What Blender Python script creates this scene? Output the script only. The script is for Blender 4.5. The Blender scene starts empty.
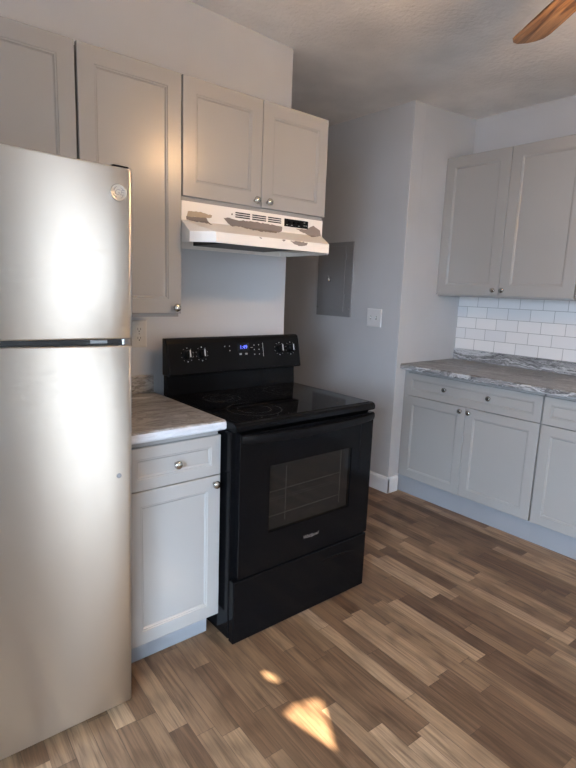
import bpy, bmesh, math, random
from mathutils import Vector, Matrix
random.seed(7)
R = math.radians
D = bpy.data
SC = bpy.context.scene
COL = SC.collection

# ------------------------------------------------------------------ camera
cam = D.cameras.new('camera'); co = D.objects.new('camera', cam); COL.objects.link(co)
cam.sensor_fit = 'VERTICAL'; cam.sensor_height = 24.0; cam.sensor_width = 18.0
cam.lens = 522.19 / 768 * 24
cam.shift_x = (288 - 283.64) / 768; cam.shift_y = (381.29 - 384) / 768
cam.clip_start = 0.02; cam.clip_end = 100
yaw, pit, rol = R(-39.398), R(-9.9784), R(2.0678)
fw = Vector((-math.sin(yaw) * math.cos(pit), math.cos(yaw) * math.cos(pit), math.sin(pit)))
rt = Vector((math.cos(yaw), math.sin(yaw), 0)); up = rt.cross(fw)
r2 = rt * math.cos(rol) + up * math.sin(rol); u2 = -rt * math.sin(rol) + up * math.cos(rol)
co.matrix_world = Matrix(((r2.x, u2.x, -fw.x, -1.03), (r2.y, u2.y, -fw.y, -2.2317), (r2.z, u2.z, -fw.z, 1.4054), (0, 0, 0, 1)))
SC.camera = co

# ------------------------------------------------------------------ world, sun, daylight, exposure
w = D.worlds.new('world'); SC.world = w; w.use_nodes = True
w.node_tree.nodes['Background'].inputs[0].default_value = (0.55, 0.72, 1.0, 1)
w.node_tree.nodes['Background'].inputs[1].default_value = 1.0
SC.view_settings.view_transform = 'Standard'; SC.view_settings.look = 'None'
SC.view_settings.gamma = 1; SC.view_settings.use_curve_mapping = False
SC.view_settings.exposure = 0.45

YR = -3.6                      # rear wall behind the camera
SUN_D = Vector((-0.47, 2.45, -1.45)).normalized()
sl = D.lights.new('sun', 'SUN'); sl.energy = 70; sl.angle = R(0.53); sl.color = (1.0, 0.90, 0.72)
so = D.objects.new('sun', sl); COL.objects.link(so); so.location = (1, -6, 4)
so.rotation_euler = (-SUN_D).to_track_quat('Z', 'Y').to_euler()

def area(name, loc, sx, sy, power, color, rot):
    l = D.lights.new(name, 'AREA'); l.shape = 'RECTANGLE'; l.size = sx; l.size_y = sy
    l.energy = power; l.color = color
    o = D.objects.new(name, l); COL.objects.link(o); o.location = loc; o.rotation_euler = rot
    return o
WIN_A = (-2.75, -1.75, 0.75, 2.05)
WIN_C = (-3.45, -2.35, 0.75, 2.05)     # left wall, y range
WIN_B = (0.12, 0.68, 0.10, 2.30)
area('daylight_window_wide', ((WIN_A[0] + WIN_A[1]) / 2, YR + .02, (WIN_A[2] + WIN_A[3]) / 2), 1.0, 1.3, 78, (0.60, 0.78, 1.0), (R(42), 0, 0)).data.spread = R(118)
area('daylight_window_side', (-2.83 + .02, (WIN_C[0] + WIN_C[1]) / 2, (WIN_C[2] + WIN_C[3]) / 2), 1.1, 1.3, 160, (0.60, 0.78, 1.0), (R(50), 0, R(-90))).data.spread = R(126)
area('daylight_window_narrow', ((WIN_B[0] + WIN_B[1]) / 2, YR + .02, (WIN_B[2] + WIN_B[3]) / 2), .56, 2.2, 10, (0.92, 0.96, 1.0), (R(90), 0, 0))
LAMP_STRENGTH = 150

# ------------------------------------------------------------------ materials
def mat(name, base=(.8, .8, .8), rough=.5, metal=0, **k):
    m = D.materials.new(name); m.use_nodes = True
    b = m.node_tree.nodes['Principled BSDF']
    b.inputs['Base Color'].default_value = (*base, 1); b.inputs['Roughness'].default_value = rough
    b.inputs['Metallic'].default_value = metal
    for a, v in k.items(): b.inputs[a.replace('_', ' ')].default_value = v
    return m
def nd(m, t, **k):
    n = m.node_tree.nodes.new(t)
    for a, v in k.items():
        if a.startswith('i_'):
            key = a[2:]; key = int(key) if key.isdigit() else key.replace('_', ' ')
            n.inputs[key].default_value = v
        else: setattr(n, a, v)
    return n
def ln(m, a, b): m.node_tree.links.new(a, b)
def bsdf(m): return m.node_tree.nodes['Principled BSDF']
def coords(m, scale=(1, 1, 1), rot=(0, 0, 0), loc=(0, 0, 0)):
    t = nd(m, 'ShaderNodeTexCoord'); mp = nd(m, 'ShaderNodeMapping')
    mp.inputs['Scale'].default_value = scale; mp.inputs['Rotation'].default_value = rot; mp.inputs['Location'].default_value = loc
    ln(m, t.outputs['Object'], mp.inputs['Vector']); return mp.outputs[0]
def ramp(m, fac, stops, interp='LINEAR'):
    r = nd(m, 'ShaderNodeValToRGB'); e = r.color_ramp.elements; r.color_ramp.interpolation = interp
    while len(e) > 1: e.remove(e[-1])
    e[0].position = stops[0][0]; e[0].color = (*stops[0][1], 1)
    for p, c in stops[1:]:
        x = e.new(p); x.color = (*c, 1)
    ln(m, fac, r.inputs[0]); return r.outputs[0]
def noise(m, vec, scale, detail=4, rough=.5, dist=0):
    n = nd(m, 'ShaderNodeTexNoise'); n.inputs['Scale'].default_value = scale; n.inputs['Detail'].default_value = detail
    n.inputs['Roughness'].default_value = rough; n.inputs['Distortion'].default_value = dist
    ln(m, vec, n.inputs['Vector']); return n.outputs['Fac']
def math_(m, op, a, b=None, c=None):
    n = nd(m, 'ShaderNodeMath', operation=op)
    for i, v in enumerate((a, b, c)):
        if v is None: continue
        if isinstance(v, (int, float)): n.inputs[i].default_value = v
        else: ln(m, v, n.inputs[i])
    return n.outputs[0]
def mix(m, fac, a, b, mode='MIX'):
    n = nd(m, 'ShaderNodeMix', data_type='RGBA', blend_type=mode)
    for s, v in ((n.inputs['Factor'], fac), (n.inputs[6], a), (n.inputs[7], b)):
        if isinstance(v, tuple): s.default_value = (*v, 1)
        elif isinstance(v, (int, float)): s.default_value = v
        else: ln(m, v, s)
    return n.outputs[2]
def bump(m, h, strength=.2, dist=.01):
    b = nd(m, 'ShaderNodeBump'); b.inputs['Strength'].default_value = strength; b.inputs['Distance'].default_value = dist
    ln(m, h, b.inputs['Height']); ln(m, b.outputs[0], bsdf(m).inputs['Normal'])

def paint(name, base, rough, bs=.08, bd=.002, sc=60, var=.04):
    m = mat(name, base, rough)
    v = coords(m)
    n1 = noise(m, v, 2.2, 3); n2 = noise(m, v, sc, 3)
    lo = tuple(c * (1 - var) for c in base); hi = tuple(min(1, c * (1 + var)) for c in base)
    ln(m, ramp(m, n1, [(.3, lo), (.7, hi)]), bsdf(m).inputs['Base Color'])
    bump(m, n2, bs, bd); return m
M = {}
M['wall'] = paint('wall_paint', (.53, .535, .55), .55, .12, .002, 90)
M['cab'] = paint('cabinet_paint', (.345, .333, .320), .27, .04, .0006, 140, .02)
M['ceil'] = paint('ceiling_texture', (.82, .79, .76), .9, .8, .008, 42, .13)
M['white'] = paint('white_trim_paint', (.78, .79, .81), .4, .03, .001, 60, .02)
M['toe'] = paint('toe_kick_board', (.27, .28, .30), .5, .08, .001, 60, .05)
M['dark'] = mat('dark_gap', (.02, .02, .02), .8)
M['nickel'] = mat('brushed_nickel', (.50, .48, .45), .22, 1)
M['hood'] = paint('hood_enamel', (.80, .76, .71), .38, .05, .001, 50, .03)
M['peel'] = paint('bare_primer', (.22, .185, .165), .8, .3, .001, 90, .25)
M['peel_light'] = paint('tan_primer', (.42, .34, .25), .8, .3, .001, 90, .2)
M['black'] = mat('black_enamel', (.004, .004, .0045), .12, Specular_IOR_Level=.13)
M['blackm'] = mat('black_plastic', (.005, .005, .0055), .30, Specular_IOR_Level=.12)
M['glass_top'] = mat('black_ceramic_glass', (.005, .005, .006), .05, Specular_IOR_Level=.35)
M['ring'] = mat('burner_print', (.11, .11, .115), .16)
M['print'] = mat('white_print', (.62, .62, .62), .5)
M['greyprint'] = mat('grey_print', (.28, .28, .28), .5)
M['silver'] = mat('badge_silver', (.50, .49, .46), .42, 1)
M['wire'] = mat('rack_wire', (.20, .185, .17), .35)
M['fan_metal'] = mat('fan_brass', (.45, .30, .12), .3, 1)
M['plate'] = mat('white_plastic', (.74, .73, .73), .35)
M['outlet'] = mat('almond_plastic', (.60, .57, .52), .4)
M['panelgrey'] = paint('panel_door_paint', (.26, .26, .265), .42, .04, .001, 60, .05)
M['filter'] = mat('hood_filter', (.06, .055, .05), .5, .6)
M['fridge_side'] = mat('fridge_side_grey', (.14, .12, .11), .45)
M['gasket'] = mat('black_gasket', (.012, .012, .012), .5)

# brushed steel, grain across the door so that highlights smear up and down
m = M['steel'] = mat('brushed_steel', (.60, .61, .59), .29, 1)
v = coords(m, (2.5, 2.5, 420)); n = noise(m, v, 2.0, 2, .6)
bump(m, n, .165, .001)
b = bsdf(m); b.inputs['Anisotropic'].default_value = 1.0; b.inputs['Anisotropic Rotation'].default_value = .25
tg = nd(m, 'ShaderNodeTangent', direction_type='RADIAL', axis='Z'); ln(m, tg.outputs[0], b.inputs['Tangent'])
v2 = coords(m, (1.5, 1.5, .5)); n2 = noise(m, v2, 2.5, 3)
ln(m, ramp(m, n2, [(.3, (.62, .615, .59)), (.7, (.69, .685, .66))]), b.inputs['Base Color'])

# clock digits
m = M['clock'] = mat('clock_digits', (.02, .03, .2), .5)
bsdf(m).inputs['Emission Color'].default_value = (.10, .14, 1, 1); bsdf(m).inputs['Emission Strength'].default_value = 1.6
m = M['lampglass'] = mat('frosted_lamp_bowl', (.9, .85, .75), .5)
bsdf(m).inputs['Emission Color'].default_value = (1.0, .60, .28, 1); bsdf(m).inputs['Emission Strength'].default_value = LAMP_STRENGTH

# oven window glass: mostly dark mirror, a little see-through
m = M['oven_glass'] = D.materials.new('oven_window_glass'); m.use_nodes = True; nt = m.node_tree
for x in list(nt.nodes):
    if x.type != 'OUTPUT_MATERIAL': nt.nodes.remove(x)
tr = nd(m, 'ShaderNodeBsdfTransparent'); tr.inputs[0].default_value = (.66, .65, .64, 1)
gl = nd(m, 'ShaderNodeBsdfGlossy'); gl.inputs[0].default_value = (.9, .9, .9, 1); gl.inputs['Roughness'].default_value = .04
lw = nd(m, 'ShaderNodeLayerWeight'); lw.inputs[0].default_value = .5
fre = math_(m, 'ADD', .03, math_(m, 'MULTIPLY', math_(m, 'POWER', lw.outputs['Facing'], 4), .6)); mx = nd(m, 'ShaderNodeMixShader')
ln(m, fre, mx.inputs[0]); ln(m, tr.outputs[0], mx.inputs[1]); ln(m, gl.outputs[0], mx.inputs[2])
ln(m, mx.outputs[0], [x for x in nt.nodes if x.type == 'OUTPUT_MATERIAL'][0].inputs[0])
m = M['pane'] = mat('window_pane', (1, 1, 1), .02, 0, Transmission_Weight=1.0, IOR=1.02)

# laminate counter with long streaks; axis = which object axis the streaks follow
def laminate(name, along, tint=1.0, edge=False):
    m = mat(name, (.5, .48, .46), .30)
    sc = {'x': (1.3, 7, 7), 'y': (4.2, .7, 5)}[along]
    v = coords(m, sc)
    t = nd(m, 'ShaderNodeTexCoord')
    wv = nd(m, 'ShaderNodeTexNoise'); wv.inputs['Scale'].default_value = 3.0; wv.inputs['Detail'].default_value = 5
    ln(m, t.outputs['Object'], wv.inputs['Vector'])
    add = nd(m, 'ShaderNodeMixRGB', blend_type='LINEAR_LIGHT'); add.inputs[0].default_value = .35
    ln(m, v, add.inputs[1]); ln(m, wv.outputs['Color'], add.inputs[2])
    vv = add.outputs[0]
    n1 = noise(m, vv, 1.6, 8, .62, .5); n2 = noise(m, vv, 4.2, 6, .6, .9)
    if edge == 'pale':
        c = ramp(m, n1, [(.32, (.36, .38, .42)), (.45, (.62, .65, .70)), (.55, (.50, .53, .58)), (.68, (.74, .76, .80))])
    elif edge:
        c = ramp(m, n1, [(.38, (.05, .05, .052)), (.44, (.30, .30, .31)), (.475, (.08, .08, .082)), (.515, (.58, .585, .60)), (.555, (.14, .14, .145)), (.60, (.30, .30, .31)), (.66, (.62, .63, .64))])
    else:
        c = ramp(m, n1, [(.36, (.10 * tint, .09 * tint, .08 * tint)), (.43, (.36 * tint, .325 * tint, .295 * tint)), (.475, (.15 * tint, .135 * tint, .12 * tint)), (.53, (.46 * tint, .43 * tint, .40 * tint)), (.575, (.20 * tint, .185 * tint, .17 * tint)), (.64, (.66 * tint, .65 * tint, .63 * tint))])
    veins = ramp(m, n2, [(.47, (0, 0, 0)), (.50, (1, 1, 1)), (.53, (0, 0, 0))])
    c = mix(m, math_(m, 'MULTIPLY', veins, .35), c, (.68, .68, .69))
    ln(m, c, bsdf(m).inputs['Base Color']); return m
M['lam_x'] = laminate('streaked_laminate_short', 'x', 1.0)
M['lam_x_edge'] = laminate('streaked_laminate_short_edge', 'x', 1, 'pale')
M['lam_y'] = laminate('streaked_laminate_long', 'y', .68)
M['lam_y_edge'] = laminate('streaked_laminate_long_edge', 'y', 1, True)

# vinyl strip floor
m = M['floor'] = mat('wood_strip_floor', (.2, .13, .08), .42)
v = coords(m, rot=(0, 0, R(2.2)))
sx = nd(m, 'ShaderNodeSeparateXYZ'); ln(m, v, sx.inputs[0])
W, L = .066, .46
xr_ = math_(m, 'DIVIDE', sx.outputs[0], W); row = math_(m, 'FLOOR', xr_)
wn = nd(m, 'ShaderNodeTexWhiteNoise', noise_dimensions='1D'); ln(m, row, wn.inputs['W'])
yr_ = math_(m, 'ADD', math_(m, 'DIVIDE', sx.outputs[1], L), math_(m, 'MULTIPLY', wn.outputs['Value'], 7.3)); cell = math_(m, 'FLOOR', yr_)
cb = nd(m, 'ShaderNodeCombineXYZ'); ln(m, row, cb.inputs[0]); ln(m, cell, cb.inputs[1])
wn2 = nd(m, 'ShaderNodeTexWhiteNoise', noise_dimensions='2D'); ln(m, cb.outputs[0], wn2.inputs['Vector'])
tone = ramp(m, wn2.outputs['Value'], [(0, (.095, .050, .026)), (.35, (.145, .083, .045)), (.65, (.195, .118, .066)), (.88, (.27, .172, .10)), (1, (.33, .222, .138))])
sh = nd(m, 'ShaderNodeVectorMath', operation='MULTIPLY_ADD'); ln(m, wn2.outputs['Color'], sh.inputs[0]); sh.inputs[1].default_value = (9, 9, 9)
ln(m, v, sh.inputs[2])
mp = nd(m, 'ShaderNodeMapping'); mp.inputs['Scale'].default_value = (34, 1.7, 1); ln(m, sh.outputs[0], mp.inputs['Vector'])
g1 = noise(m, mp.outputs[0], 1.0, 7, .62, 1.6)
mp2 = nd(m, 'ShaderNodeMapping'); mp2.inputs['Scale'].default_value = (150, 5, 1); ln(m, sh.outputs[0], mp2.inputs['Vector'])
g2 = noise(m, mp2.outputs[0], 1.0, 4, .6, .3)
mp3 = nd(m, 'ShaderNodeMapping'); mp3.inputs['Scale'].default_value = (9, 1.1, 1); ln(m, sh.outputs[0], mp3.inputs['Vector'])
wvt = nd(m, 'ShaderNodeTexWave', wave_type='RINGS'); wvt.inputs['Scale'].default_value = 1.6; wvt.inputs['Distortion'].default_value = 5; wvt.inputs['Detail'].default_value = 3
ln(m, mp3.outputs[0], wvt.inputs['Vector'])
c = mix(m, .85, tone, ramp(m, g1, [(.34, (.50, .47, .44)), (.5, (1, 1, 1)), (.68, (1.32, 1.30, 1.26))]), 'MULTIPLY')
c = mix(m, .75, c, ramp(m, g2, [(.3, (.68, .66, .64)), (.6, (1.08, 1.08, 1.08))]), 'MULTIPLY')
c = mix(m, .45, c, ramp(m, wvt.outputs['Fac'], [(0, (.62, .6, .58)), (.35, (1, 1, 1)), (1, (1.1, 1.1, 1.1))]), 'MULTIPLY')
fx = math_(m, 'FRACT', xr_); fy = math_(m, 'FRACT', yr_)
ex = math_(m, 'LESS_THAN', math_(m, 'MINIMUM', fx, math_(m, 'SUBTRACT', 1, fx)), .014)
ey = math_(m, 'LESS_THAN', math_(m, 'MINIMUM', fy, math_(m, 'SUBTRACT', 1, fy)), .0022)
seam = math_(m, 'MAXIMUM', ex, ey)
c = mix(m, math_(m, 'MULTIPLY', seam, .55), c, (.03, .018, .012))
ln(m, c, bsdf(m).inputs['Base Color'])
rr = math_(m, 'ADD', .34, math_(m, 'MULTIPLY', g2, .2)); ln(m, rr, bsdf(m).inputs['Roughness'])
bump(m, math_(m, 'SUBTRACT', g2, seam), .12, .0012)

# subway tile (object x = along the wall, object y = up)
m = M['tile'] = mat('white_subway_tile', (.78, .77, .76), .16)
v = coords(m, loc=(0, .0775, 0))
br = nd(m, 'ShaderNodeTexBrick'); br.offset = .5; br.offset_frequency = 2
for k_, v_ in (('Scale', 1), ('Mortar Size', .0016), ('Mortar Smooth', .2), ('Bias', -.2), ('Brick Width', .1555), ('Row Height', .0775)): br.inputs[k_].default_value = v_
br.inputs['Color1'].default_value = (.80, .785, .775, 1); br.inputs['Color2'].default_value = (.70, .70, .715, 1); br.inputs['Mortar'].default_value = (.30, .29, .285, 1)
ln(m, v, br.inputs['Vector']); ln(m, br.outputs['Color'], bsdf(m).inputs['Base Color'])
ln(m, math_(m, 'ADD', .15, math_(m, 'MULTIPLY', br.outputs['Fac'], .6)), bsdf(m).inputs['Roughness'])
bump(m, math_(m, 'SUBTRACT', 1, br.outputs['Fac']), .5, .002)

# fan blade wood, grain along object x
m = M['blade'] = mat('fan_blade_wood', (.25, .12, .05), .35)
v = coords(m, (3, 34, 1)); n = noise(m, v, 1.2, 6, .6, 1.2)
ln(m, ramp(m, n, [(.38, (.035, .016, .008)), (.46, (.16, .080, .032)), (.58, (.27, .145, .060)), (.70, (.36, .21, .095))]), bsdf(m).inputs['Base Color'])

# ------------------------------------------------------------------ mesh helpers
class MB:
    """collects shapes in a local frame: u right, v up, w towards the viewer"""
    def __init__(s, O=(0, 0, 0), U=(1, 0, 0), W=(0, -1, 0), V=(0, 0, 1)):
        s.bm = bmesh.new(); s.O = Vector(O); s.U = Vector(U); s.W = Vector(W); s.V = Vector(V)
    def P(s, u, v, w): return s.O + s.U * u + s.V * v + s.W * w
    def vert(s, u, v, w): return s.bm.verts.new(s.P(u, v, w))
    def box(s, u0, u1, v0, v1, w0, w1, bev=0, seg=2):
        vs = [s.vert(a, b_, c_) for a in (u0, u1) for b_ in (v0, v1) for c_ in (w0, w1)]
        fs = [s.bm.faces.new([vs[i] for i in f]) for f in ((0, 1, 3, 2), (4, 6, 7, 5), (0, 4, 5, 1), (2, 3, 7, 6), (0, 2, 6, 4), (1, 5, 7, 3))]
        if bev:
            es = list({e for f in fs for e in f.edges})
            bmesh.ops.bevel(s.bm, geom=es, offset=bev, segments=seg, affect='EDGES', profile=.5)
        return s
    def loops(s, rings, cap0=True, cap1=True, closed=True):
        rows = [[s.vert(*p) for p in r] for r in rings]
        n = len(rows[0])
        for a, b_ in zip(rows, rows[1:]):
            for i in range(n if closed else n - 1):
                s.bm.faces.new((a[i], a[(i + 1) % n], b_[(i + 1) % n], b_[i]))
        if cap0: s.bm.faces.new(rows[0])
        if cap1: s.bm.faces.new(rows[-1])
        return s
    def prism(s, poly, a0, a1, axis='u'):
        # poly in the two other axes; axis 'u': (w,v); 'v': (u,w); 'w': (u,v)
        f = {'u': lambda p, a: (a, p[1], p[0]), 'v': lambda p, a: (p[0], a, p[1]), 'w': lambda p, a: (p[0], p[1], a)}[axis]
        return s.loops([[f(p, a0) for p in poly], [f(p, a1) for p in poly]])
    def rects(s, u0, u1, v0, v1, prof):
        """nested rectangles: list of (inset, w)"""
        return s.loops([[(u0 + i, v0 + i, w_), (u1 - i, v0 + i, w_), (u1 - i, v1 - i, w_), (u0 + i, v1 - i, w_)] for i, w_ in prof])
    def lathe(s, c, axis, prof, n=24):
        """prof: (distance along axis, radius)"""
        rings = []
        for h, r in prof:
            ring = []
            for i in range(n):
                t = 2 * math.pi * i / n; a, b_ = r * math.cos(t), r * math.sin(t)
                ring.append({'w': (c[0] + a, c[1] + b_, c[2] + h), 'v': (c[0] + a, c[1] + h, c[2] + b_), 'u': (c[0] + h, c[1] + a, c[2] + b_)}[axis])
            rings.append(ring)
        return s.loops(rings)
    def tube(s, pts, r, n=8):
        rings = []; Q = [Vector(p) for p in pts]
        for i, p in enumerate(Q):
            t = (Q[min(i + 1, len(Q) - 1)] - Q[max(i - 1, 0)]).normalized()
            a = t.orthogonal().normalized() if i == 0 else (pa - t * pa.dot(t)).normalized()
            pa = a; b_ = t.cross(a)
            rings.append([tuple(p + (a * math.cos(2 * math.pi * k / n) + b_ * math.sin(2 * math.pi * k / n)) * r) for k in range(n)])
        return s.loops(rings)
    def make(s, name, m, parent=None, smooth=False, bev=0, local=None):
        bmesh.ops.recalc_face_normals(s.bm, faces=s.bm.faces)
        me = D.meshes.new(name)
        if local is not None: bmesh.ops.translate(s.bm, verts=s.bm.verts, vec=-Vector(local))
        s.bm.to_mesh(me); s.bm.free()
        ms = m if isinstance(m, (list, tuple)) else [m]
        for x in ms: me.materials.append(x)
        if smooth:
            for p in me.polygons: p.use_smooth = True
            me.set_sharp_from_angle(angle=R(smooth if smooth is not True else 35))
        o = D.objects.new(name, me); COL.objects.link(o)
        if parent: o.parent = parent
        if local is not None: o.location = local
        if bev:
            bv = o.modifiers.new('bevel', 'BEVEL'); bv.width = bev; bv.segments = 2; bv.limit_method = 'ANGLE'; bv.angle_limit = R(40)
        return o

def thing(name, label, cat, group=None, loc=(0, 0, 0)):
    o = D.objects.new(name, None); COL.objects.link(o); o.location = loc; o.empty_display_size = .1
    return tag(o, label, cat, group)
def tag(o, label, cat, group=None):
    o['label'] = label; o['category'] = cat
    if group: o['group'] = group
    return o
def struct(o): o['kind'] = 'structure'; return o
def wbox(name, x0, x1, y0, y1, z0, z1, m, parent=None, bev=0, **k):
    return MB((0, 0, 0), (1, 0, 0), (0, 1, 0)).box(x0, x1, z0, z1, y0, y1, bev).make(name, m, parent, **k)

# every thing keeps its origin at its base: parts are built relative to it
class At:
    def __init__(s, base, facing='front'):
        s.b = Vector(base); s.f = facing
    def mb(s, u0=0, v0=0, w0=0):
        if s.f == 'front': return MB((u0, -w0, v0))                       # local frame, u=+x, w=-y
        return MB((-w0, -u0, v0), (0, -1, 0), (-1, 0, 0))                # facing -x: u=-y, w=-x

# ------------------------------------------------------------------ setting
XE, XP, YC, XR = .789, 1.7672, -.0152, 2.4462
ZF = .0231
CX = [(-2.95, 2.63), (.187, 2.619), (.787, 2.597), (1.765, 2.588), (2.445, 2.622), (2.6, 2.622)]
mb = MB((0, 0, 0), (1, 0, 0), (0, 1, 0))
mb.loops([[(x, z, -3.75), (x, z, 2.7), (x, z + .1, 2.7), (x, z + .1, -3.75)] for x, z in CX])
struct(mb.make('ceiling', M['ceil']))
mb = MB((0, 0, 0), (1, 0, 0), (0, 1, 0))
mb.loops([[(x, z, -3.75), (x, z, 2.7), (x, -.1, 2.7), (x, -.1, -3.75)] for x, z in [(-2.95, 0), (.85, 0), (1.76, ZF), (2.6, ZF)]])
struct(mb.make('floor', M['floor']))
ZT = 2.66
struct(wbox('wall_back', -2.95, XE, 0, .12, -.05, ZT, M['wall']))
struct(wbox('wall_passage', XP, XP + .12, YC, 2.5, -.05, ZT, M['wall'], bev=.003))
struct(wbox('wall_recess', XP + .118, XR + .12, YC, YC + .12, -.05, ZT, M['wall']))
struct(wbox('wall_right', XR, XR + .12, YR - .12, YC, -.05, ZT, M['wall']))
mb = MB((0, 0, 0), (1, 0, 0), (0, 1, 0))
mb.box(-2.95, -2.83, -.05, ZT, YR, WIN_C[0]); mb.box(-2.95, -2.83, -.05, ZT, WIN_C[1], 0)
mb.box(-2.95, -2.83, -.05, WIN_C[2], WIN_C[0], WIN_C[1]); mb.box(-2.95, -2.83, WIN_C[3], ZT, WIN_C[0], WIN_C[1])
struct(mb.make('wall_left', M['wall']))
mb = MB((0, 0, 0), (0, 1, 0), (1, 0, 0))
for a in ((WIN_C[2], WIN_C[2] + .04, 0), (WIN_C[3] - .04, WIN_C[3], 0)): mb.box(WIN_C[0], WIN_C[1], a[0], a[1], -2.92, -2.87)
for a in (WIN_C[0], WIN_C[1] - .04): mb.box(a, a + .04, WIN_C[2], WIN_C[3], -2.92, -2.87)
w3 = struct(mb.make('window_3', M['white']))
MB((0, 0, 0), (0, 1, 0), (1, 0, 0)).box(WIN_C[0] + .04, WIN_C[1] - .04, WIN_C[2] + .04, WIN_C[3] - .04, -2.898, -2.892).make('pane', M['pane'], w3)
struct(wbox('wall_hall', -.6, XP + .12, 2.5, 2.62, -.05, ZT, M['wall']))
struct(wbox('wall_hall_side', -.72, -.6, .12, 2.62, -.05, ZT, M['wall']))
# rear wall with two window openings
mb = MB((0, 0, 0), (1, 0, 0), (0, 1, 0))
xs = [-2.95, WIN_A[0], WIN_A[1], WIN_B[0], WIN_B[1], XR + .12]
for i in (0, 2, 4): mb.box(xs[i], xs[i + 1], -.05, ZT, YR - .12, YR)
for x0, x1, z0, z1 in (WIN_A, WIN_B):
    mb.box(x0, x1, -.05, z0, YR - .12, YR); mb.box(x0, x1, z1, ZT, YR - .12, YR)
struct(mb.make('wall_rear', paint('rear_wall_paint', (.30, .30, .30), .6)))
def window(name, q, masked):
    x0, x1, z0, z1 = q
    o = MB((0, 0, 0), (1, 0, 0), (0, 1, 0)); f = .04
    for a in ((x0, x1, z0, z0 + f), (x0, x1, z1 - f, z1), (x0, x0 + f, z0, z1), (x1 - f, x1, z0, z1)): o.box(a[0], a[1], a[2], a[3], YR - .08, YR - .03)
    o = struct(o.make(name, M['white']))
    if not masked:
        p = MB((0, 0, 0), (1, 0, 0), (0, 1, 0)).box(x0 + f, x1 - f, z0 + f, z1 - f, YR - .058, YR - .052).make('pane', M['pane'], o)
    return o
w1 = window('window_1', WIN_A, False)
w2 = window('window_2', WIN_B, True)
# unseen panel added in the narrow window, gaps shaped to cast the floor sun patches
def back(p):
    t = (YR - .05 - p[1]) / SUN_D.y; q = Vector((p[0], p[1], 0)) + SUN_D * t; return (q.x, q.z)
tri = [back(p) for p in [(-.022, -1.080), (.030, -1.068), (.122, -1.098), (.080, -1.17), (.014, -1.275)]]
sp = [back(p) for p in [(.030, -.885), (.050, -.885), (.062, -.925), (.048, -.94), (.030, -.92)]]
x0, x1, z0, z1 = WIN_B[0] + .04, WIN_B[1] - .04, WIN_B[2] + .04, WIN_B[3] - .04
bm = bmesh.new()
def ring(pts): 
    vs = [bm.verts.new((x, YR - .05, z)) for x, z in pts]
    return [bm.edges.new((vs[i], vs[(i + 1) % len(vs)])) for i in range(len(vs))]
eds = ring([(x0, z0), (x1, z0), (x1, z1), (x0, z1)]) + ring(tri) + ring(sp)
bmesh.ops.triangle_fill(bm, use_beauty=True, edges=eds)
me = D.meshes.new('sun_patch_mask'); bm.to_mesh(me); bm.free(); me.materials.append(M['white'])
o = D.objects.new('sun_patch_mask', me); COL.objects.link(o); o.parent = w2
sd = o.modifiers.new('solid', 'SOLIDIFY'); sd.thickness = .002
# baseboards
prof = [(0, 0), (.014, 0), (.014, .098), (.010, .108), (.004, .113), (0, .113)]
b1 = MB((XP, 0, ZF), (0, -1, 0), (-1, 0, 0)).prism(prof, -2.5, -YC + .014).make('baseboard_passage', M['white']); struct(b1)
b2 = MB((0, YC, ZF), (1, 0, 0), (0, -1, 0)).prism(prof, XP - .014, 1.862).make('baseboard_recess', M['white']); struct(b2)

# ------------------------------------------------------------------ cabinets
def knob(A, u, v, w, parent):
    k = A.mb().lathe((u, v, w), 'w', [(0, .006), (.002, .0065), (.009, .0055), (.014, .0075), (.018, .0135), (.022, .0155), (.027, .0140), (.030, .009), (.031, .001)], 20).make('knob', M['nickel'], parent, smooth=50)
    return k
def door(A, name, u0, u1, v0, v1, w0, parent, frame=.056, th=.019):
    t = w0 + th
    pr = [(0, w0), (0, t - .002), (.002, t), (frame, t), (frame + .002, t - .0025), (frame + .006, t - .0025), (frame + .0085, t - .0055), (frame + .0115, t - .0075)]
    return A.mb().rects(u0, u1, v0, v1, pr).make(name, M['cab'], parent)
def cabinet(A, W, z0, z1, depth, m_in=None, name='cabinet_box'):
    return None

def base_thing(x, y, z, facing, name, label, cat, group=None):
    t = thing(name, label, cat, group, (x, y, z)); return t, At((x, y, z), facing)

# --- left base cabinet: front of doors at y=-.615
t, A = base_thing(-.378, -.596, 0, 'front', 'base_cabinet', 'narrow grey base cabinet with one drawer and one door, between refrigerator and black stove', 'cabinet')
Wd = .3802
A.mb().box(.004, Wd - .003, .114, .879, -.588, 0).make('cabinet_box', M['cab'], t)
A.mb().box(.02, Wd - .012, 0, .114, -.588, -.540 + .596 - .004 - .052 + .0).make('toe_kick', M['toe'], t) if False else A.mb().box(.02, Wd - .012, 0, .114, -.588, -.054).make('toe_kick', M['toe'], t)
dr = door(A, 'drawer', .002, Wd, .7035, .857, 0, t, .040); knob(A, .191, .779, .019, dr)
dd = door(A, 'door', .002, Wd, .114, .6995, 0, t, .054); knob(A, .351, .671, .019, dd)

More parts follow.
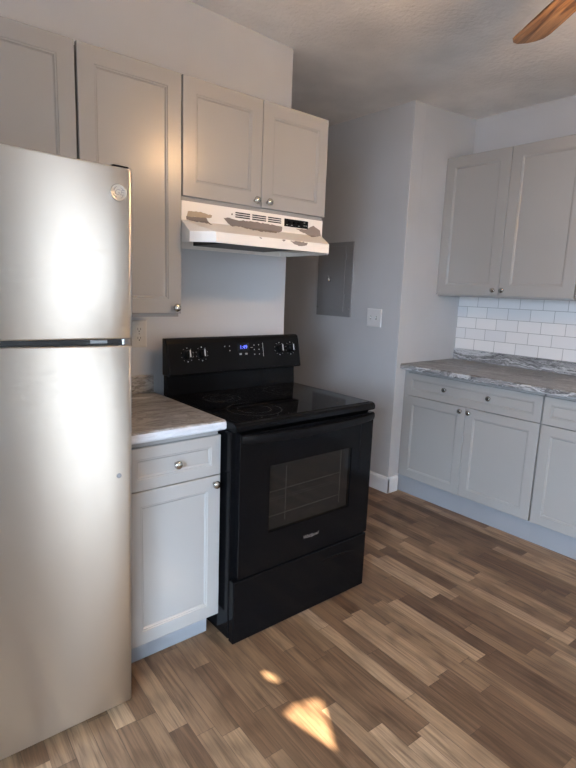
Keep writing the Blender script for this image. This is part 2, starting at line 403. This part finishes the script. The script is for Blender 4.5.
# --- left countertop
def counter(A, name, label, cat, u0, u1, depth, front, z0, z1, mats, bsh, cut_back=.0):
    o = thing(name, label, cat, None, A.b)
    r = .006
    poly = [(-depth, z0), (front - r, z0), (front, z0 + r), (front, z1 - .012), (front - .003, z1 - .005), (front - .010, z1), (-depth, z1)]
    s = A.mb(); s.prism(poly, u0, u1)
    b = s.make('worktop', [mats[0], mats[1]], o)
    for p in b.data.polygons:
        nrm = p.normal
        if abs(nrm.z) < .8 and (nrm.x < -.5 if A.f != 'front' else nrm.y < -.5) or (A.f == 'front' and abs(nrm.x) > .8): p.material_index = 1
    A.mb().box(u0, u1, z1, z1 + bsh, -depth, -depth + .019, .003).make('backsplash', mats[2], o)
    return o
A = At((0, -.596, 0), 'front')
counter(A, 'countertop', 'short streaked grey-brown laminate countertop with low backsplash beside the refrigerator', 'countertop', -.385, .013, .596, .038, .8795, .9156, (M['lam_x'], M['lam_x_edge'], M['lam_x']), .082)

# --- uppers on the back wall
def upper(x0, x1, z0, z1, label, doors, knobs, boxz=None, group=None, name='wall_cabinet'):
    t, A = base_thing(x0, -.311, 0, 'front', name, label, 'cabinet', group)
    A.mb().box(.004, x1 - x0 - .003, z0 - .014 if boxz is None else boxz, z1 - .004, -.308, 0).make('cabinet_box', M['cab'], t)
    for (a, b_), ks in zip(doors, knobs):
        d_ = door(A, 'door', a - x0, b_ - x0, z0, z1, 0, t, .056)
        for (ku, kv) in ks: knob(A, ku - x0, kv, .019, d_)
    return t
upper(-.866, -.4055, 1.7512, 2.185, 'short grey wall cabinet above the refrigerator at the left edge', [(-.866, -.4055)], [[]])
upper(-.3975, -.0135, 1.2952, 2.185, 'tall grey wall cabinet with one door between refrigerator top and range hood', [(-.3975, -.0135)], [[(-.042, 1.319)]])
upper(-.0077, .7486, 1.7512, 2.185, 'grey double-door wall cabinet mounted directly above the range hood', [(-.0077, .3690), (.3715, .7486)], [[(.335, 1.775)], [(.402, 1.775)]], boxz=1.736)

# --- right base cabinets: doors front x=1.855
def rbase(y0, label, filler):
    t, A = base_thing(1.874, y0, 0, 'right', 'base_cabinet', label, 'cabinet', None)
    z = ZF; W = .9199
    A.mb().box(.002, W - .002, .124 + z, .879 + z, -.566, 0).make('cabinet_box', M['cab'], t)
    if filler: A.mb().box(-filler, 0, .124 + z, .879 + z, -.02, .004).make('filler_strip', M['cab'], t)
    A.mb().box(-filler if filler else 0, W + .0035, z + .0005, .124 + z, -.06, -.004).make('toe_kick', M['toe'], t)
    d_ = door(A, 'drawer_front', .003, W - .003, .7035 + z, .857 + z, 0, t, .040)
    knob(A, .307, .786 + z, .019, d_); knob(A, .610, .786 + z, .019, d_)
    d1 = door(A, 'door', .003, W / 2 - .0012, .127 + z, .6995 + z, 0, t, .054); knob(A, W / 2 - .030, .673 + z, .019, d1)
    d2 = door(A, 'door', W / 2 + .0012, W - .003, .127 + z, .6995 + z, 0, t, .054); knob(A, W / 2 + .030, .673 + z, .019, d2)
    return t
rbase(-.0454, 'wide grey base cabinet with two-knob drawer front and double doors, next to the wall corner', .0295)
rbase(-.0454 - .9235, 'grey base cabinet cut off by the right edge of the photo, under the long countertop', 0)
A = At((1.874, 0, 0), 'right')
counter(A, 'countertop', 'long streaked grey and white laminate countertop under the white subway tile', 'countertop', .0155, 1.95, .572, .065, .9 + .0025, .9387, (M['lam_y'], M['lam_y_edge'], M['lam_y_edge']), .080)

# --- tile
o = MB((XR, YC, 1.0187), (0, -1, 0), (-1, 0, 0))
o = MB((0, 0, 0), (1, 0, 0), (0, 0, 1), (0, 1, 0)).box(0, 1.93, 0, .378, 0, .008).make('tile_backsplash', M['tile'])
o.matrix_world = Matrix(((0, 0, -1, XR - .0003), (-1, 0, 0, YC - .0005), (0, 1, 0, 1.0195), (0, 0, 0, 1)))
tag(o, 'white glossy subway tile backsplash in running bond above the long countertop', 'backsplash')

# --- right uppers: door front x=2.1455
def rupper(y0, label):
    t, A = base_thing(2.1645, y0, 0, 'right', 'wall_cabinet', label, 'cabinet')
    W = .92
    A.mb().box(.002, W - .003, 1.399, 2.306, -.2715, 0).make('cabinet_box', M['cab'], t)
    d1 = door(A, 'door', .001, W / 2 - .0012, 1.4112, 2.3097, 0, t, .067); knob(A, W / 2 - .030, 1.446, .019, d1)
    d2 = door(A, 'door', W / 2 + .0012, W - .003, 1.4112, 2.3097, 0, t, .067); knob(A, W / 2 + .030, 1.446, .019, d2)
rupper(-.0165, 'grey double-door wall cabinet hung in the corner above the subway tile')
rupper(-.0165 - .923, 'grey wall cabinet barely in view at the right edge, beside the corner one')

# ------------------------------------------------------------------ stove
SX0, SX1 = .0165, .7765
st = thing('stove', 'black freestanding electric stove with smooth ceramic top and oven window', 'stove', None, (SX0, -.66, 0))
A = At((SX0, -.66, 0)); SW = SX1 - SX0
A.mb().box(0, SW, .02, .876, -.575, -.0, .003).make('body', M['black'], st)
for u in (.04, SW - .04):
    for w_ in (-.54, -.03):
        A.mb().lathe((u, 0, w_), 'v', [(0, .016), (.012, .016), (.014, .008), (.022, .008)], 12).make('foot', M['blackm'], st, smooth=True)
# cooktop frame and glass
poly = [(-.568, .878), (.030, .878), (.035, .884), (.035, .900), (.028, .909), (.016, .9125), (-.568, .9125)]
ck = A.mb().prism(poly, -.001, SW + .004).make('cooktop', M['black'], st, bev=.002)
gt = A.mb().box(.014, SW - .014, .9126, .9145, -.53, .012, .0008, 1).make('glass_surface', M['glass_top'], ck)
for (bu, bw, br_) in ((.20, -.13, .115), (.57, -.13, .095), (.20, -.38, .085), (.57, -.38, .11)):
    mb_ = A.mb()
    for r_ in (br_, br_ * .62):
        mb_.loops([[(bu + rr_ * math.cos(2 * math.pi * i / 48), .9147, bw + rr_ * math.sin(2 * math.pi * i / 48)) for i in range(48)] for rr_ in (r_, r_ - .003)], False, False)
    mb_.make('burner_ring', M['ring'], ck)
# backguard: lower riser + sloping control panel
bg = A.mb().prism([(-.568, .9126), (-.532, .9126), (-.538, 1.008), (-.568, 1.008)], .008, SW - .006).make('backguard_riser', M['black'], st, bev=.003)
ctl_poly = [(-.568, 1.006), (-.505, 1.006), (-.500, 1.012), (-.528, 1.150), (-.536, 1.166), (-.546, 1.172), (-.568, 1.172)]
cp = A.mb().prism(ctl_poly, .002, SW + .010).make('control_panel', M['blackm'], st, bev=.006)
# frame on the slanted control face
P0 = Vector((SX0, -.66 + .500, 1.012)); P1 = Vector((SX0, -.66 + .528, 1.150)); Vd = (P1 - P0).normalized(); Wn = Vector((1, 0, 0)).cross(Vd); 
if Wn.y > 0: Wn = -Wn
L0 = P0 - Vector((SX0, -.66, 0))
def cf(): return MB(L0, (1, 0, 0), Wn, Vd)
def cv(z): return (z - 1.012) / Vd.z
cf().box(.010, SW - .006, .004, .134, 0, .0012).make('control_face', M['blackm'], cp)
KN = [(.101, 1.098), (.176, 1.099), (.634, 1.104), (.706, 1.104)]
for ku, kz in KN:
    v_ = cv(kz)
    k_ = cf().lathe((ku, v_, .0012), 'w', [(0, .024), (.004, .024), (.006, .021), (.020, .019), (.022, .017), (.022, .001)], 28).make('knob', M['blackm'], cp, smooth=40)
    cf().box(ku - .0045, ku + .0045, v_ - .021, v_ + .021, .022, .030, .002).make('grip', M['blackm'], k_)
    cf().box(ku - .0028, ku + .0028, v_ - .012, v_ + .019, .0302, .0308).make('pointer', M['print'], k_)
    mb_ = cf()
    for i in range(10):
        a_ = R(90 + 36 * i); r_ = .031; s_ = .0012 if i % 5 else .0020
        mb_.box(ku + r_ * math.cos(a_) - s_, ku + r_ * math.cos(a_) + s_, v_ + r_ * math.sin(a_) - s_, v_ + r_ * math.sin(a_) + s_, .0012, .0016)
    mb_.make('dial_marks', M['print'], cp)
cf().box(.375, .445, cv(1.100), cv(1.138), .0012, .0018).make('clock_display', M['glass_top'], cp)
for u, z in ((.303, 1.128), (.330, 1.128), (.330, 1.107)) + tuple((u, z) for u in (.474, .503) for z in (1.128, 1.106, 1.083)):
    cf().lathe((u, cv(z), .0012), 'w', [(0, .0025), (.0008, .0025)], 10).make('touch_button', M['print'], cp)
for u in (.390, .424): cf().box(u - .007, u + .007, cv(1.084), cv(1.092), .0012, .0018, .0002, 1).make('touch_button', M['greyprint'], cp)
cf().box(.452, .466, cv(1.116), cv(1.118), .0012, .0018, .0002, 1).make('panel_mark', M['greyprint'], cp)
cf().box(.527, .529, cv(1.070), cv(1.137), .0012, .0018, .0002, 1).make('divider_line', M['print'], cp)

def text_obj(name, s, size, mtx, m, parent, ext=.0004, shear=0.0, cx=True):
    cu = D.curves.new(name, 'FONT'); cu.body = s; cu.size = size; cu.extrude = ext; cu.shear = shear
    cu.align_x = 'CENTER'; cu.align_y = 'CENTER'; cu.resolution_u = 3
    tmp = D.objects.new(name, cu); COL.objects.link(tmp)
    dg = bpy.context.evaluated_depsgraph_get(); dg.update()
    me_ = D.meshes.new_from_object(tmp.evaluated_get(dg)); me_.name = name
    D.objects.remove(tmp); me_.materials.clear(); me_.materials.append(m)
    me_.transform(mtx)
    o_ = D.objects.new(name, me_); COL.objects.link(o_); o_.parent = parent; return o_
def mtx(org, X, Y):
    X = Vector(X).normalized(); Y = Vector(Y).normalized(); Z = X.cross(Y)
    return Matrix(((X.x, Y.x, Z.x, org[0]), (X.y, Y.y, Z.y, org[1]), (X.z, Y.z, Z.z, org[2]), (0, 0, 0, 1)))
q = L0 + Vector((.410, 0, 0)) + Vd * cv(1.120) + Wn * .0022
text_obj('clock_digits', '1:49', .026, mtx(q, (1, 0, 0), Vd), M['clock'], cp)

# oven door
DW0, DW1, DV0, DV1 = .022, SW - .002, .2855, .868
wu0, wu1, wv0, wv1 = .165, .628, .440, .722
mb_ = A.mb()
# door slab with a window opening
for a in ((DW0, wu0, DV0, DV1), (wu1, DW1, DV0, DV1), (wu0, wu1, DV0, wv0), (wu0, wu1, wv1, DV1)):
    mb_.box(a[0], a[1], a[2], a[3], .001, .034)
bmesh.ops.remove_doubles(mb_.bm, verts=mb_.bm.verts, dist=.0001)
od = mb_.make('oven_door', M['black'], st)
A.mb().box(wu0 - .001, wu1 + .001, wv0 - .001, wv1 + .001, .026, .030).make('oven_window', M['oven_glass'], od)
# cavity box behind the window: thin walls, open to the front
mb_ = A.mb()
cw = -.0005
mb_.box(wu0, wu1, wv0, wv1, .0012, .013)
cav = mb_.make('oven_liner', mat('oven_liner_enamel', (.06, .058, .056), .5), od)
mb_ = A.mb()
for z in (.500, .605):
    for w_ in (.018,): mb_.tube([(wu0 + .004, z, w_), (wu1 - .06, z + .006, w_)], .0018, 6)
for i in (2, 5): mb_.tube([(wu0 + .01 + i * .0, .560 + i * .003, .017), (wu1 - .10, .562 + i * .003, .017)], .0005, 5)
mb_.tube([(.262, .47, .018), (.262, .70, .018)], .0016, 6); mb_.tube([(.575, .47, .018), (.575, .715, .018)], .0016, 6)
mb_.make('oven_rack', M['wire'], od)
# raised side panels either side of the glass
A.mb().box(.676, .680, .60, .84, .034, .0348).make('trim_line', M['blackm'], od)
# handle: flat bowed bar across the door
rings = []
N = 24
for i in range(N + 1):
    s_ = i / N; u = DW0 + .003 + (DW1 - DW0 - .006) * s_; bow = math.sin(math.pi * s_) ** .6
    w_ = .034 + .030 * bow; zt = .867 - .006 * bow; zb = .834 - .010 * bow
    rings.append([(u, zb, w_ - .006), (u, zb + .003, w_ + .006), (u, (zb + zt) / 2, w_ + .010), (u, zt - .003, w_ + .007), (u, zt, w_ - .006)])
A.mb().loops(rings).make('handle', M['blackm'], od, smooth=50)
for u in (DW0 + .006, DW1 - .03): A.mb().box(u, u + .024, .838, .864, .030, .044, .003).make('handle_mount', M['blackm'], od)
lo = Vector((.398, -.0345, .3665))
text_obj('maker_badge', 'Whirlpool', .021, mtx(lo, (1, 0, 0), (0, 0, 1)), M['silver'], od, .0005, .25)
pts = [(lo.x + .040 * math.cos(R(a_)), lo.z + .002 + .0085 * math.sin(R(a_)), .0348) for a_ in range(200, 345, 8)]
A.mb().tube(pts, .0009, 5).make('badge_swirl', M['silver'], od)
# storage drawer
sd_ = A.mb().box(.003, SW - .002, .011, .2775, .001, .034, .004).make('storage_drawer', M['black'], st)
rings = []
for i in range(21):
    s_ = i / 20; u = .415 + .28 * s_; zc_ = .222 - .022 * (2 * s_ - 1) ** 2 + .006; h_ = .004 + .012 * math.sin(math.pi * s_)
    rings.append([(u, zc_ - h_, .0335), (u, zc_ - h_ * .2, .0335 + .004 * math.sin(math.pi * s_) + .0002), (u, zc_, .0335)])
A.mb().loops(rings).make('drawer_pull', M['black'], sd_, smooth=40)

# ------------------------------------------------------------------ range hood
HX0, HX1 = -.0077, .7486
hd = thing('range_hood', 'white range hood with peeling paint under the cabinet above the stove', 'range hood', None, (HX0, -.318, 1.5745))
HB = Vector((HX0, -.318, 1.5745)); HW = HX1 - HX0
def hm(): return MB((0, 0, -1.5745))      # local frame: u from HX0, w forward of y=-.318, v absolute height
zt, zk, zl, zb = 1.7345, 1.662, 1.6145, 1.5745
yl = .134; ch = .078; cy_ = .066
def outline(w_front, c, d):   # plan outline with chamfered front corners
    return [(0, -.316), (HW, -.316), (HW, w_front - .088), (HW - c, w_front), (c, w_front), (0, w_front - d)]
top = [(0, zt, -.316), (HW, zt, -.316), (HW, zt, -.001), (HW - .001, zt, 0), (.001, zt, 0), (0, zt, -.001)]
mid = [(p[0], zk, p[2]) for p in top]
lipt = [(u, zl, w_) for u, w_ in outline(yl, ch, cy_)]
lipb = [(u, zb, w_) for u, w_ in outline(yl, ch, cy_)]
inn = [(max(.012, min(HW - .012, u)), zb, w_ - .012 if w_ > -.3 else w_ + .012) for u, w_ in outline(yl, ch, cy_)]
deep = [(p[0], zb + .035, p[2]) for p in inn]
s = hm(); s.loops([top, mid, lipt, lipb, inn, deep])
s.make('hood_shell', M['hood'], hd, bev=.002)
hm().box(.20, .60, zb + .012, zb + .034, -.26, .02).make('grease_filter', M['filter'], hd)
hm().box(.62, .72, zb + .014, zb + .034, -.16, .0).make('light_cover', M['outlet'], hd)
for a, b_ in ((.251, .330), (.338, .417), (.424, .502)):
    g_ = hm().box(a, b_, 1.694, 1.722, .0, .0012).make('vent_grille', M['hood'], hd)
    mm = hm()
    for k in range(3): mm.box(a + .002, b_ - .002, 1.6965 + k * .0088, 1.7015 + k * .0088, .0012, .0018)
    mm.make('vent_slots', M['dark'], g_)
sw_ = hm().box(.519, .661, 1.688, 1.722, 0, .004, .001).make('switch_panel', M['blackm'], hd)
for u in (.545, .572, .600): hm().lathe((u, 1.707, .004), 'w', [(0, .0065), (.004, .006), (.0045, .001)], 14).make('rocker_button', M['black'], sw_)
for u, z in ((.528, 1.694), (.556, 1.694), (.60, 1.694), (.632, 1.699), (.645, 1.699), (.632, 1.712)):
    hm().box(u, u + .010, z, z + .003, .004, .0044, .0001, 1).make('panel_mark', M['greyprint'], sw_)
hm().lathe((.237, 1.708, 0), 'w', [(0, .004), (.0015, .003), (.0018, .001)], 10).make('screw', M['peel'], hd)
def jag(poly, amp=.0022, step=.008):
    out = []
    for i, p in enumerate(poly):
        q_ = poly[(i + 1) % len(poly)]; d_ = math.dist(p, q_); n_ = max(1, int(d_ / step))
        for k in range(n_):
            t_ = k / n_; j = amp if k else 0
            out.append((p[0] + (q_[0] - p[0]) * t_ + random.uniform(-j, j), p[1] + (q_[1] - p[1]) * t_ + random.uniform(-j, j)))
    return out
def clip(poly, z, above):
    out = []
    for i, p in enumerate(poly):
        q_ = poly[(i + 1) % len(poly)]; a_ = (p[1] >= z) == above; b2_ = (q_[1] >= z) == above
        if a_: out.append(p)
        if a_ != b2_:
            t_ = (z - p[1]) / (q_[1] - p[1]); out.append((p[0] + (q_[0] - p[0]) * t_, z))
    return out
def patch(poly, m, face='both', light=None):
    poly = jag(poly); mm = hm()
    def add(pl):
        bot = [mm.vert(*p) for p in pl[0]]; tp = [mm.vert(*p) for p in pl[1]]
        n_ = len(bot)
        mm.bm.faces.new(tp); mm.bm.faces.new(bot[::-1])
        for i in range(n_): mm.bm.faces.new((bot[i], bot[(i + 1) % n_], tp[(i + 1) % n_], tp[i]))
    if face == 'lip':
        add([[(x - HX0, z, yl - .0002) for x, z in poly], [(x - HX0, z, yl + .0006) for x, z in poly]])
    else:
        upl = clip(poly, zk, True); lw = clip(poly, zk, False)
        if len(upl) > 2: add([[(x - HX0, z, -.0002) for x, z in upl], [(x - HX0, z, .0006) for x, z in upl]])
        if len(lw) > 2:
            def onsl(x, z, off):
                k = min(1, (zk - z) / .0317); xx = -1.03 + (x + 1.03) * (1 - .07 * k)
                return (xx - HX0, zk + (zl - zk) * k + off * .94, yl * k + off * .33)
            add([[onsl(x, z, -.0002) for x, z in lw], [onsl(x, z, .0006) for x, z in lw]])
    bmesh.ops.triangulate(mm.bm, faces=[f for f in mm.bm.faces if len(f.verts) > 4])
    mm.make('peeled_patch', m, hd)
patch([(.015, 1.676), (.022, 1.697), (.059, 1.700), (.098, 1.697), (.132, 1.692), (.129, 1.683), (.106, 1.680), (.060, 1.677)], M['peel_light'])
patch([(.013, 1.676), (.060, 1.676), (.106, 1.679), (.112, 1.668), (.135, 1.655), (.088, 1.659), (.047, 1.661), (.015, 1.664)], M['peel'])
patch([(.187, 1.689), (.204, 1.692), (.225, 1.690), (.246, 1.687), (.322, 1.690), (.398, 1.688), (.500, 1.684), (.498, 1.664), (.465, 1.652), (.373, 1.652), (.323, 1.655), (.282, 1.660), (.225, 1.660), (.204, 1.674)], M['peel'])
patch([(.583, 1.684), (.646, 1.686), (.670, 1.697), (.690, 1.708), (.712, 1.698), (.733, 1.690), (.741, 1.663), (.687, 1.655), (.627, 1.669)], M['peel'])
patch([(.438, 1.611), (.541, 1.612), (.535, 1.600), (.497, 1.594), (.465, 1.599)], M['peel'], 'lip')
patch([(.395, 1.611), (.415, 1.612), (.405, 1.605)], M['peel'], 'lip')
patch([(.275, 1.612), (.285, 1.612), (.290, 1.606)], M['peel'], 'lip')

# ------------------------------------------------------------------ refrigerator
FX1, FW = -.4022, .715
FX0 = FX1 - FW
fr_ = thing('refrigerator', 'stainless steel top-freezer refrigerator at the left edge beside the base cabinet', 'refrigerator', None, (FX0 - .017, -.69, 0))
F = At((0, 0, 0))
F.mb().box(.004, FW - .004, .045, 1.712, -.62, -.004, .004).make('fridge_body', M['fridge_side'], fr_)
F.mb().box(.02, FW - .02, .016, .062, -.05, -.006).make('toe_grille', M['gasket'], fr_)
F.mb().box(.010, FW - .010, .060, 1.716, -.004, .010).make('door_gasket', M['gasket'], fr_)
def fdoor(name, z0, z1, hz):
    # rounded plan profile, gentle crown at the front
    prof = []
    n_ = 8; r_ = .011; T = .058
    prof.append((0, .010))
    for i in range(n_ + 1):
        a_ = R(180 - 90 * i / n_); prof.append((r_ + r_ * math.cos(a_), T - r_ * .55 + r_ * .55 * math.sin(a_)))
    for i in range(1, 12):
        s2 = i / 12; prof.append((r_ + (FW - 2 * r_) * s2, T + .0012 * math.sin(math.pi * s2)))
    for i in range(n_ + 1):
        a_ = R(90 - 90 * i / n_); prof.append((FW - r_ + r_ * math.cos(a_), T - r_ * .55 + r_ * .55 * math.sin(a_)))
    prof.append((FW, .010))
    s = F.mb(); rings = []
    for zz, ins in ((z0, .004), (z0 + .0015, .0012), (z0 + .005, 0), (z1 - .005, 0), (z1 - .0015, .0012), (z1, .004)):
        rings.append([(ins + (FW - 2 * ins) * (u / FW), zz, w_ - (ins if w_ > .012 else 0)) for u, w_ in prof])
    s.loops(rings)
    return s.make(name, M['steel'], fr_, smooth=50)
d1 = fdoor('freezer_door', 1.2445, 1.724, 0)
d2 = fdoor('fridge_door', .037, 1.2265, 0)
F.mb().box(.02, FW - .012, 1.2265, 1.2445, -.002, .030).make('door_gap_trim', M['gasket'], fr_)
F.mb().box(FW - .115, FW - .065, 1.2300, 1.2410, .026, .033, .002).make('hinge_plate', M['greyprint'], fr_)
F.mb().lathe((FW - .018, 1.2265, .034), 'v', [(0, .006), (.018, .006)], 14).make('hinge_pin', M['silver'], fr_, smooth=True)
F.mb().box(FW - .052, FW - .004, 1.7240, 1.732, -.03, .045, .004).make('hinge_cover', M['blackm'], fr_)
# round badge
bu, bv = -.444 - FX0, 1.655
bd = F.mb().lathe((bu, bv, .0585), 'w', [(0, .0235), (.0030, .0235), (.0036, .0215), (.0026, .0195), (.0026, .001)], 36).make('round_badge', M['silver'], d1, smooth=40)
text_obj('badge_monogram', 'GE', .022, mtx(Vector((bu, -.0617, bv)), (1, 0, 0), (0, 0, 1)), M['greyprint'], bd, .0004, .3)
mm = F.mb()
for k in range(4):
    a0 = R(90 * k + 20)
    mm.tube([(bu + .0160 * math.cos(a0 + i * .18) * (1 - .03 * i), bv + .0160 * math.sin(a0 + i * .18) * (1 - .03 * i), .0620) for i in range(6)], .0009, 5)
mm.make('badge_flourish', M['greyprint'], bd)
F.mb().lathe((-.461 - FX0 + .017, .828, .0575), 'w', [(0, .008), (.002, .0078), (.0026, .005), (.0026, .001)], 16).make('screw_plug', M['panelgrey'], d2, smooth=40)
for u, hgt in ((.06, .0), (FW - .06, .0)):
    for w_ in (-.56, -.03):
        F.mb().lathe((u, .000, w_), 'v', [(0, .020), (.014, .020), (.016, .010), (.047, .010)], 14).make('levelling_foot', M['blackm'], fr_, smooth=True)
fr_.rotation_euler.y = R(.95)
fr_.location.z = .0115

# ------------------------------------------------------------------ wall plates and electrical panel
ep = thing('electrical_panel', 'dark grey electrical breaker panel door set in the passage wall', 'electrical panel', None, (XP, .6135, 1.222))
E_ = MB
def em(): return MB((0, 0, 0), (0, -1, 0), (-1, 0, 0))
pw = .363
em().rects(-pw / 2, pw / 2, 0, .537, [(0, 0), (0, .006), (.002, .008), (.010, .008), (.012, .008)]).make('panel_frame', M['panelgrey'], ep)
dp = em().box(-.118, .108, .038, .507, .008, .0125, .0015).make('panel_door', M['panelgrey'], ep)
em().box(-.062, -.036, .253, .288, .0125, .016, .001).make('latch_plate', M['nickel'], dp)
em().box(-.052, -.046, .262, .280, .016, .023, .001).make('latch', M['nickel'], dp)
for z in (.12, .41): em().lathe((.111, z, .010), 'v', [(0, .0035), (.045, .0035)], 8).make('hinge', M['panelgrey'], ep)
for u, z in ((-.165, .06), (-.165, .48), (.165, .06), (.165, .48)): em().lathe((u, z, .008), 'w', [(0, .005), (.002, .004), (.0022, .001)], 10).make('screw', M['nickel'], ep)

sp_ = thing('light_switch', 'white double light switch plate on the passage wall, right of the electrical panel', 'light switch', None, (XP, .2, 1.172))
em().rects(-.066, .060, 0, .123, [(0, 0), (0, .007), (.002, .010), (.006, .011), (.01, .011)]).make('cover_plate', M['plate'], sp_)
for u in (-.030, .020):
    em().box(u - .006, u + .006, .050, .074, .011, .012).make('toggle_slot', M['greyprint'], sp_)
    em().prism([(.011, .056), (.024, .066), (.024, .071), (.011, .068)], u - .0035, u + .0035).make('toggle', M['plate'], sp_)
    for z in (.030, .094): em().lathe((u, z, .011), 'w', [(0, .0028), (.0008, .0022), (.001, .0008)], 8).make('screw', M['plate'], sp_)

ot = thing('wall_outlet', 'off-white duplex outlet on the wall between refrigerator and stove', 'outlet', None, (-.051, 0, 1.125))
om = lambda: MB((0, 0, 0))
om().rects(-.0375, .0375, 0, .122, [(0, 0), (0, .003), (.002, .005), (.008, .006), (.012, .006)]).make('cover_plate', M['outlet'], ot)
for z in (.041, .081):
    r_ = om().box(-.016, .016, z - .014, z + .014, .006, .0075, .001).make('receptacle', M['outlet'], ot)
    mm = om()
    mm.box(-.0075, -.0055, z - .003, z + .007, .0075, .0078); mm.box(.0055, .0075, z - .003, z + .006, .0075, .0078); mm.lathe((0, z - .008, .0075), 'w', [(0, .0028), (.0003, .0028)], 10)
    mm.make('slots', M['dark'], r_)
om().lathe((0, .061, .006), 'w', [(0, .003), (.001, .0025), (.0012, .001)], 10).make('screw', M['nickel'], ot)

# ------------------------------------------------------------------ ceiling fan
FC = Vector((.590, -1.630, 0)); ZB = 2.325; CZ = 2.6035
fan = thing('ceiling_fan', 'ceiling fan with wooden blades, only one blade tip in view at the top', 'ceiling fan', None, (FC.x, FC.y, CZ))
fm = lambda: MB((0, 0, -CZ))
fm().lathe((0, CZ, 0), 'v', [(0, .065), (-.02, .064), (-.045, .04), (-.05, .014)], 28).make('canopy', M['fan_metal'], fan, smooth=40)
fm().lathe((0, CZ - .04, 0), 'v', [(0, .013), (-.16, .013)], 16).make('downrod', M['fan_metal'], fan, smooth=40)
fm().lathe((0, ZB, 0), 'v', [(.085, .02), (.08, .07), (.05, .10), (0, .105), (-.03, .085), (-.04, .05), (-.075, .05)], 32).make('motor_housing', M['fan_metal'], fan, smooth=50)
BL = [(.15, .050), (.22, .058), (.35, .064), (.48, .068), (.56, .069)]
for k in range(5):
    ang = R(53.8 + 72 * k)
    pts = [(x, -y) for x, y in BL] + [(.590, -.062), (.606, -.040), (.612, -.010), (.606, .030), (.585, .055)] + [(x, y) for x, y in reversed(BL)]
    s = MB((0, 0, 0), (1, 0, 0), (0, 0, 1), (0, 1, 0)); s.prism(pts, -.003, .003, 'w')
    b_ = s.make('fan_blade', M['blade'], fan, bev=.0015)
    b_.rotation_euler = (Matrix.Rotation(ang, 3, 'Z') @ Matrix.Rotation(R(-11), 3, 'X')).to_euler(); b_.location = (0, 0, ZB - CZ)
    s = MB((0, 0, 0), (1, 0, 0), (0, 0, 1), (0, 1, 0)); s.prism([(.085, -.012), (.15, -.02), (.20, -.035), (.215, 0), (.20, .035), (.15, .02), (.085, .012)], -.008, -.0035, 'w')
    ir = s.make('blade_iron', M['fan_metal'], fan); ir.rotation_euler = b_.rotation_euler; ir.location = (0, 0, ZB - CZ)
fm().lathe((0, ZB - .075, 0), 'v', [(0, .055), (-.012, .06), (-.02, .05)], 28).make('lamp_fitter', M['fan_metal'], fan, smooth=40)
fm().lathe((0, ZB - .095, 0), 'v', [(0, .048), (-.015, .066), (-.045, .070), (-.075, .055), (-.092, .028), (-.097, .002)], 32).make('lamp_bowl', M['lampglass'], fan, smooth=60)
